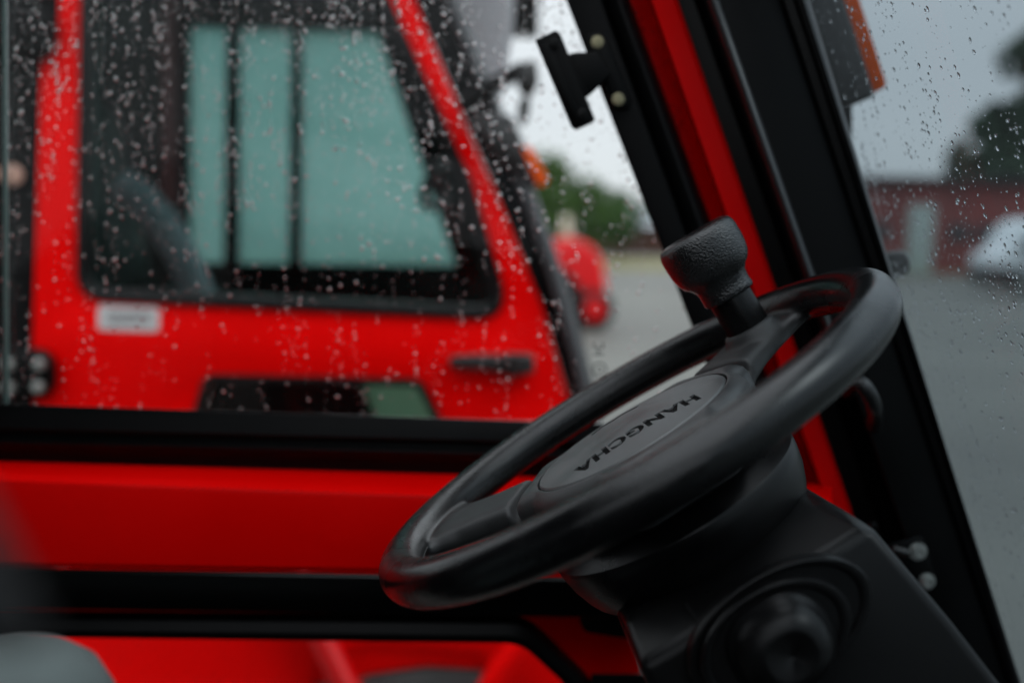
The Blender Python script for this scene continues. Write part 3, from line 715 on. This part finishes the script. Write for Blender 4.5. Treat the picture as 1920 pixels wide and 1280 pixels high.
# seat and lever inside the other cab
seat = op('seat', box(P(215, 600, 2.35), (.42, .46, .16), bw=.05), M['black'])
op('backrest', box(P(150, 420, 2.35), (.16, .44, .62), Matrix.Rotation(R(-10), 3, 'Y'), bw=.06), M['black'], seat)
arm = [P(x, y, 2.15) for x, y in ((228, 345), (262, 368), (300, 410), (335, 465), (365, 530), (385, 590))]
op('armrest', tube(smoothpts(arm), .035, 18), mat('blue_grey_vinyl', (.16, .22, .25), .5, .4, bump=.001, bscale=40), seat)
op('steering_wheel', tube([P(830, 345, 2.4) + Vector((math.cos(t) * .02 + math.sin(t) * .03, math.cos(t) * .16, math.sin(t) * .055)) for t in [k * math.pi / 16 for k in range(32)]], .012, 10, True), M['black'])
# body below the cab: fenders, counterweight, wheels
lowY = YO - .02
op('body_panel', pz_([(-260, 1140), (1180, 1150), (1230, 1420), (1130, 1500), (980, 1400), (900, 1230), (690, 1215), (600, 1240), (560, 1420), (560, 1700), (-260, 1700)], lowY, YO + .9, bw=.02), M['red2'])
op('inner_panel', pz_([(540, 1140), (1010, 1140), (1010, 1262), (800, 1250), (690, 1266), (640, 1300), (540, 1300)], lowY + .02, YO + .1, bw=.01), M['red2'])
op('step_plate', pz_([(540, 1290), (690, 1272), (800, 1258), (1060, 1270), (1060, 1500), (540, 1500)], lowY + .01, YO + .1, bw=.02), mat('grey_step_steel', (.045, .05, .05), .5, .5, var=.3, vscale=6))
fa = [P(x, y, YO - .05) for x, y in ((545, 1050), (575, 1120), (600, 1190), (625, 1240), (650, 1290), (690, 1360))]
op('fender_edge', tube(smoothpts(fa), .026, 16), mat('wet_red_paint', (.6, .004, .006), .22, .7))
fb = [P(x, y, YO - .06) for x, y in ((1010, 1130), (985, 1195), (955, 1230), (925, 1270), (900, 1330), (888, 1420))]
op('fender_edge', tube(smoothpts(fb), .022, 16), M['red2'])
def wheel_o(px, Y, r, wd):
    c = G(px, 2000); c = Vector((P(px, 1500, Y).x, Y, r))
    b = lathe([(r * .55, -wd / 2), (r * .9, -wd / 2), (r, -wd * .36), (r, wd * .36), (r * .9, wd / 2), (r * .55, wd / 2)], 48)
    bmesh.ops.transform(b, matrix=Matrix.Translation(c) @ Matrix.Rotation(R(90), 4, 'X'), verts=b.verts)
    ty = op('wheel', b, M['seal'])
    b = lathe([(0, -wd * .3), (r * .3, -wd * .32), (r * .5, -wd * .42), (r * .56, -wd * .5), (r * .56, wd * .5), (0, wd * .4)], 36)
    bmesh.ops.transform(b, matrix=Matrix.Translation(c) @ Matrix.Rotation(R(-90), 4, 'X'), verts=b.verts)
    op('rim', b, M['red2'], ty)
wheel_o(760, YO + .1, .36, .24); wheel_o(-1000, YO + .15, .30, .22)
op('counterweight', box((P(-500, 1200, 2.4).x - .2, 2.4, .85), (.7, 1.05, .9), bw=.12, seg=5), M['red2'])
op('chassis', box((P(450, 1200, 2.4).x, 2.4, .62), (2.0, .9, .5), bw=.05), M['black'])
for mz in (.0, .62):
    op('mast_rail', box((P(1330, 1200, 2.4).x + .12, 2.1 + mz, 1.0), (.14, .09, 1.7 if False else 1.0), bw=.01), M['black'])
# its windshield, mirror with arm and turn signal
wq = [(800, -420), (990, -420), (962, 60), (944, 175), (930, 190), (838, -40)]
panel('windshield', wq, [], YO + .05, .006, pane_mat('grey_smoked_glass', (.32, .34, .35), .5, fog=.6, fogcol=(.95, .97, 1)), of, bev=.0004)
op('mirror_arm', tube(smoothpts([P(x, y, YO - .04) for x, y in ((862, 205), (900, 172), (944, 150), (985, 128))]), .015, 12), M['black'])
mir = op('work_lamp', prism_px([(972, 135), (990, 110), (1006, 112), (1010, 150), (1002, 172), (984, 176), (970, 160)], YO - .08, YO - .02, bw=.01, seg=3), M['plastic'])
op('lamp_bracket', prism_px([(972, 190), (988, 176), (996, 190), (990, 228), (980, 236), (970, 222)], YO - .06, YO - .03, bw=.006), M['plastic'], mir)
op('signal_housing', prism_px([(880, 205), (960, 215), (990, 285), (1016, 345), (990, 352), (930, 300)], YO - .03, YO + .03, bw=.008), M['plastic'])
op('signal_lens', prism_px([(978, 274), (996, 274), (1028, 335), (1024, 346), (1008, 348)], YO - .035, YO + .02, bw=.006), M['amber'])

# ================================================================== BACKGROUND
def leafy(name, base, h, rad, colr, seed, n=2600, trunk_r=.18, conif=False):
    r_ = random.Random(seed); t = empty(name, base)
    m = mat(name + '_leaves', colr, .8, .2, var=.5, vscale=.9)
    bm = bmesh.new(); cl = []
    for i in range(16):
        z = r_.uniform(.34, .96); w_ = rad * (math.sin(math.pi * min(1, (z - .22) / .8)) ** .6 if not conif else (1.08 - z) * 1.3)
        a = r_.uniform(0, 6.28); d = r_.uniform(.1, .75) * w_
        cl.append((Vector((math.cos(a) * d, math.sin(a) * d, z * h)), w_ * r_.uniform(.35, .6)))
    for i in range(n):
        c, s = r_.choice(cl); v = Vector((r_.gauss(0, 1), r_.gauss(0, 1), r_.gauss(0, .8))); v = v.normalized() * s * r_.random() ** .4
        p = c + v; q = Quaternion((r_.gauss(0, 1), r_.gauss(0, 1), r_.gauss(0, 1), r_.gauss(0, 1))).normalized(); e = h * .034 * r_.uniform(.6, 1.5)
        vs = [bm.verts.new(p + q @ Vector(k)) for k in ((-e, 0, 0), (0, -e * .5, e * .1), (e, 0, 0), (0, e * .5, -e * .1))]; bm.faces.new(vs)
    me = bpy.data.meshes.new('crown'); bm.to_mesh(me); bm.free(); me.materials.append(m)
    o = bpy.data.objects.new('crown', me); col.objects.link(o); o.parent = t
    bk = mat(name + '_bark', (.07, .055, .04), .9, .2, bump=.02, bscale=8)
    b = tube([(0, 0, -.1), (.05, .03, h * .25), (-.05, .05, h * .5), (.03, 0, h * .8)], lambda k: trunk_r * (1.1 - k), 10)
    me = bpy.data.meshes.new('trunk'); 
    for c, s in cl[:7]:
        merge(b, tube([(0, 0, h * .3), c * .6 + Vector((0, 0, h * .1)), c], lambda k: trunk_r * .45 * (1.1 - k), 6))
    b.to_mesh(me); b.free(); me.materials.append(bk)
    o = bpy.data.objects.new('trunk', me); col.objects.link(o); o.parent = t
    return t
def at_dist(px, Y): 
    p = P(px, 440, Y); return Vector((p.x, Y, 0))
def top_z(px, py, Y): return P(px, py, Y).z
# trees left of the pillar
T = [(1040, 300, 50, 3.0, (.05, .105, .02), 'bright green bushy tree just right of the other forklift'),
     (1095, 345, 52, 2.6, (.04, .09, .02), 'mid green tree with a rounded crown behind the red tractor'),
     (1160, 365, 62, 2.0, (.03, .065, .03), 'small dark tree nearest to the door latch frame'),
     (985, 330, 56, 3.2, (.04, .085, .02), 'green tree mostly hidden behind the other cab front post')]
for i, (px, py, Y, rad, c, lab) in enumerate(T):
    t = leafy('tree', at_dist(px, Y), top_z(px, py, Y), rad, c, 20 + i); tag(t, lab, 'tree', 'trees at the edge of the yard')
T2 = [(1905, 60, 58, 3.6, (.065, .10, .065), 'tall dark tree at the right edge behind the white van'),  # leaf greens lightened to stand in for rain haze
      (1868, 170, 60, 2.6, (.065, .10, .065), 'dark green tree left of the tallest one behind the red building'),
      (1795, 262, 64, 1.7, (.10, .115, .085), 'small brownish tree top over the red building roof'),
      (1965, 120, 62, 4.0, (.065, .10, .065), 'dark tree outermost on the right behind the van')]
for i, (px, py, Y, rad, c, lab) in enumerate(T2):
    t = leafy('tree', at_dist(px, Y), top_z(px, py, Y), rad, c, 40 + i, n=1800); tag(t, lab, 'tree', 'trees behind the red building')
# red building on the right
YB = 46
bx0, bx1 = P(1560, 400, YB).x, P(2120, 400, YB).x
bz = top_z(1750, 345, YB)
bld = empty('industrial_building', ((bx0 + bx1) / 2, YB + 4, 0))
tag(bld, 'long low dark red building with a pale door behind the wet windshield', 'building')
mw = mat('dark_red_cladding', (.21, .055, .05), .7, .3, var=.2, vscale=.6, bump=.03, bscale=5)
from_bm('wall', box(((bx0 + bx1) / 2, YB + 4, bz / 2), (bx1 - bx0, 8, bz), bw=.03), mw, bld)
from_bm('roof', box(((bx0 + bx1) / 2, YB + 4, bz + .16), (bx1 - bx0 + .8, 8.8, .30), bw=.05), mat('dark_roof', (.035, .03, .03), .7, .3), bld)
dx0, dx1 = P(1704, 400, YB).x, P(1752, 400, YB).x; dz = top_z(1728, 384, YB)
dr = from_bm('door', box(((dx0 + dx1) / 2, YB - .03, dz / 2), (dx1 - dx0, .12, dz), bw=.02), mat('pale_green_door', (.34, .40, .38), .5, .3), bld)
from_bm('handle', box((dx1 - .12, YB - .13, dz * .45), (.04, .08, .25), bw=.01), M['metal'], dr)
for wx in (1650, 1800, 1850, 1960, 2020):
    p = P(wx, 395, YB); f_ = from_bm('window', box((p.x, YB - .02, 1.9), (1.0, .10, .8), bw=.02), mat('dark_frame', (.06, .02, .02), .5), bld)
    from_bm('pane', box((p.x, YB - .08, 1.9), (.85, .03, .65)), mat('dark_window', (.03, .035, .04), .1, .6), f_)
# low building far left
YL = 70
b2 = empty('shed', (P(1210, 440, YL).x, YL + 3, 0)); tag(b2, 'low brown shed with a grey roof far behind between the trees', 'shed')
z2 = top_z(1200, 425, YL)
from_bm('wall', box((P(1230, 440, YL).x, YL + 3, z2 / 2), (9, 6, z2), bw=.03), mat('brown_boards', (.08, .045, .035), .8, .2, var=.3, vscale=1), b2)
bm = ring_prism([Vector((P(1230, 440, YL).x - 4.8, YL - .5, z2)), Vector((P(1230, 440, YL).x - 4.8, YL + 3, z2 + 1.5)), Vector((P(1230, 440, YL).x - 4.8, YL + 6.5, z2))],
                [Vector((P(1230, 440, YL).x + 4.8, YL - .5, z2)), Vector((P(1230, 440, YL).x + 4.8, YL + 3, z2 + 1.5)), Vector((P(1230, 440, YL).x + 4.8, YL + 6.5, z2))])
from_bm('roof', bm, mat('grey_roof', (.25, .28, .30), .6, .3), b2)
# white van at the right
def van(px, Y):
    x = P(px, 440, Y).x; v = empty('van', (x, Y, 0)); tag(v, 'white delivery van parked before the red building at the right edge', 'van')
    L, W, H = 4.8, 1.9, 2.3
    prof = [(-L / 2, .75), (L / 2, .75), (L / 2, 1.15), (L / 2 - .35, 1.30), (L / 2 - .8, 2.1), (L / 2 - 1.15, H), (-L / 2 + .1, H), (-L / 2, 2.1)]
    mwv = mat('white_van_paint', (.62, .66, .68), .3, .5)
    A = [Vector((x - a, Y - W / 2, z)) for a, z in prof]; B = [Vector((x - a, Y + W / 2, z)) for a, z in prof]
    bd = from_bm('body', ring_prism(A, B, bw=.06, seg=3), mwv, v)
    gm = mat('van_glass', (.02, .025, .03), .08, .6)
    q = [(L / 2 - .55, 1.25), (L / 2 - 1.05, 1.95), (L / 2 - 1.75, 1.95), (L / 2 - 1.75, 1.25)]
    from_bm('side_window', ring_prism([Vector((x - a, Y - W / 2 - .012, z)) for a, z in q], [Vector((x - a, Y - W / 2 + .02, z)) for a, z in q]), gm, v)
    for wx in (-1.5, 1.45):
        b = cyl((x + wx, Y - W / 2 - .03, .33), (x + wx, Y - W / 2 + .2, .33), .33, n=28, bw=.03); ty = from_bm('wheel', b, M['seal'], v)
        from_bm('rim', cyl((x + wx, Y - W / 2 - .045, .33), (x + wx, Y - W / 2, .33), .19, n=20, bw=.02), M['metal'], ty)
    from_bm('lower_body', box((x, Y, .52), (L - .05, W - .06, .5), bw=.05), M['seal'], v)
    for s in (-.7, .7): from_bm('headlight', box((x - L / 2 + .02, Y + s, .85), (.08, .3, .2), bw=.02), mat('headlight', (.6, .6, .6), .1), v)
    from_bm('bumper', box((x - L / 2, Y, .5), (.14, 1.8, .25), bw=.04), M['seal'], v)
    from_bm('tail_light', box((x + L / 2, Y - .8, 1.1), (.06, .15, .5), bw=.02), mat('red_lens', (.4, .01, .01), .2), v)
van(1992, 31)
# red tractor seen beyond the other forklift's front post
def tractor():
    Y = 17.3; c = P(1085, 520, Y); v = empty('loader', (c.x, Y, 0)); tag(v, 'small red loader with rounded bonnet standing beyond the other forklift', 'loader')
    rm = mat('glossy_red_bonnet', (.60, .006, .008), .35, .25)
    L = [(1020, 470), (1042, 450), (1080, 446), (1112, 462), (1132, 492), (1138, 540), (1140, 590), (1128, 612), (1096, 616), (1060, 610), (1010, 600)]
    from_bm('bonnet', ring_prism([P(x, y, Y) for x, y in L], [P(x, y, Y) + Vector((0, .9, 0)) for x, y in L], bw=.1, seg=4), rm, v)
    L = [(1004, 505), (1058, 500), (1092, 540), (1100, 600), (1090, 606), (1004, 606)]
    from_bm('grille', ring_prism([P(x, y, Y - .06) for x, y in L], [P(x, y, Y - .06) + Vector((0, .1, 0)) for x, y in L], bw=.02), M['seal'], v)
    from_bm('beacon', cyl(P(1062, 446, Y + .3), P(1062, 405, Y + .3), .10, .07, n=20, bw=.02), mat('cream_beacon', (.55, .5, .38), .4), v)
    for dx in (-.55, .28):
        b = cyl((c.x + dx, Y - .02, .36), (c.x + dx, Y + .28, .36), .36, n=32, bw=.05); ty = from_bm('wheel', b, M['seal'], v)
        from_bm('rim', cyl((c.x + dx, Y - .04, .36), (c.x + dx, Y + .1, .36), .2, n=24, bw=.02), rm, ty)
    from_bm('chassis', box((c.x - .2, Y + .4, .55), (1.3, .7, .3), bw=.04), M['seal'], v)
tractor()
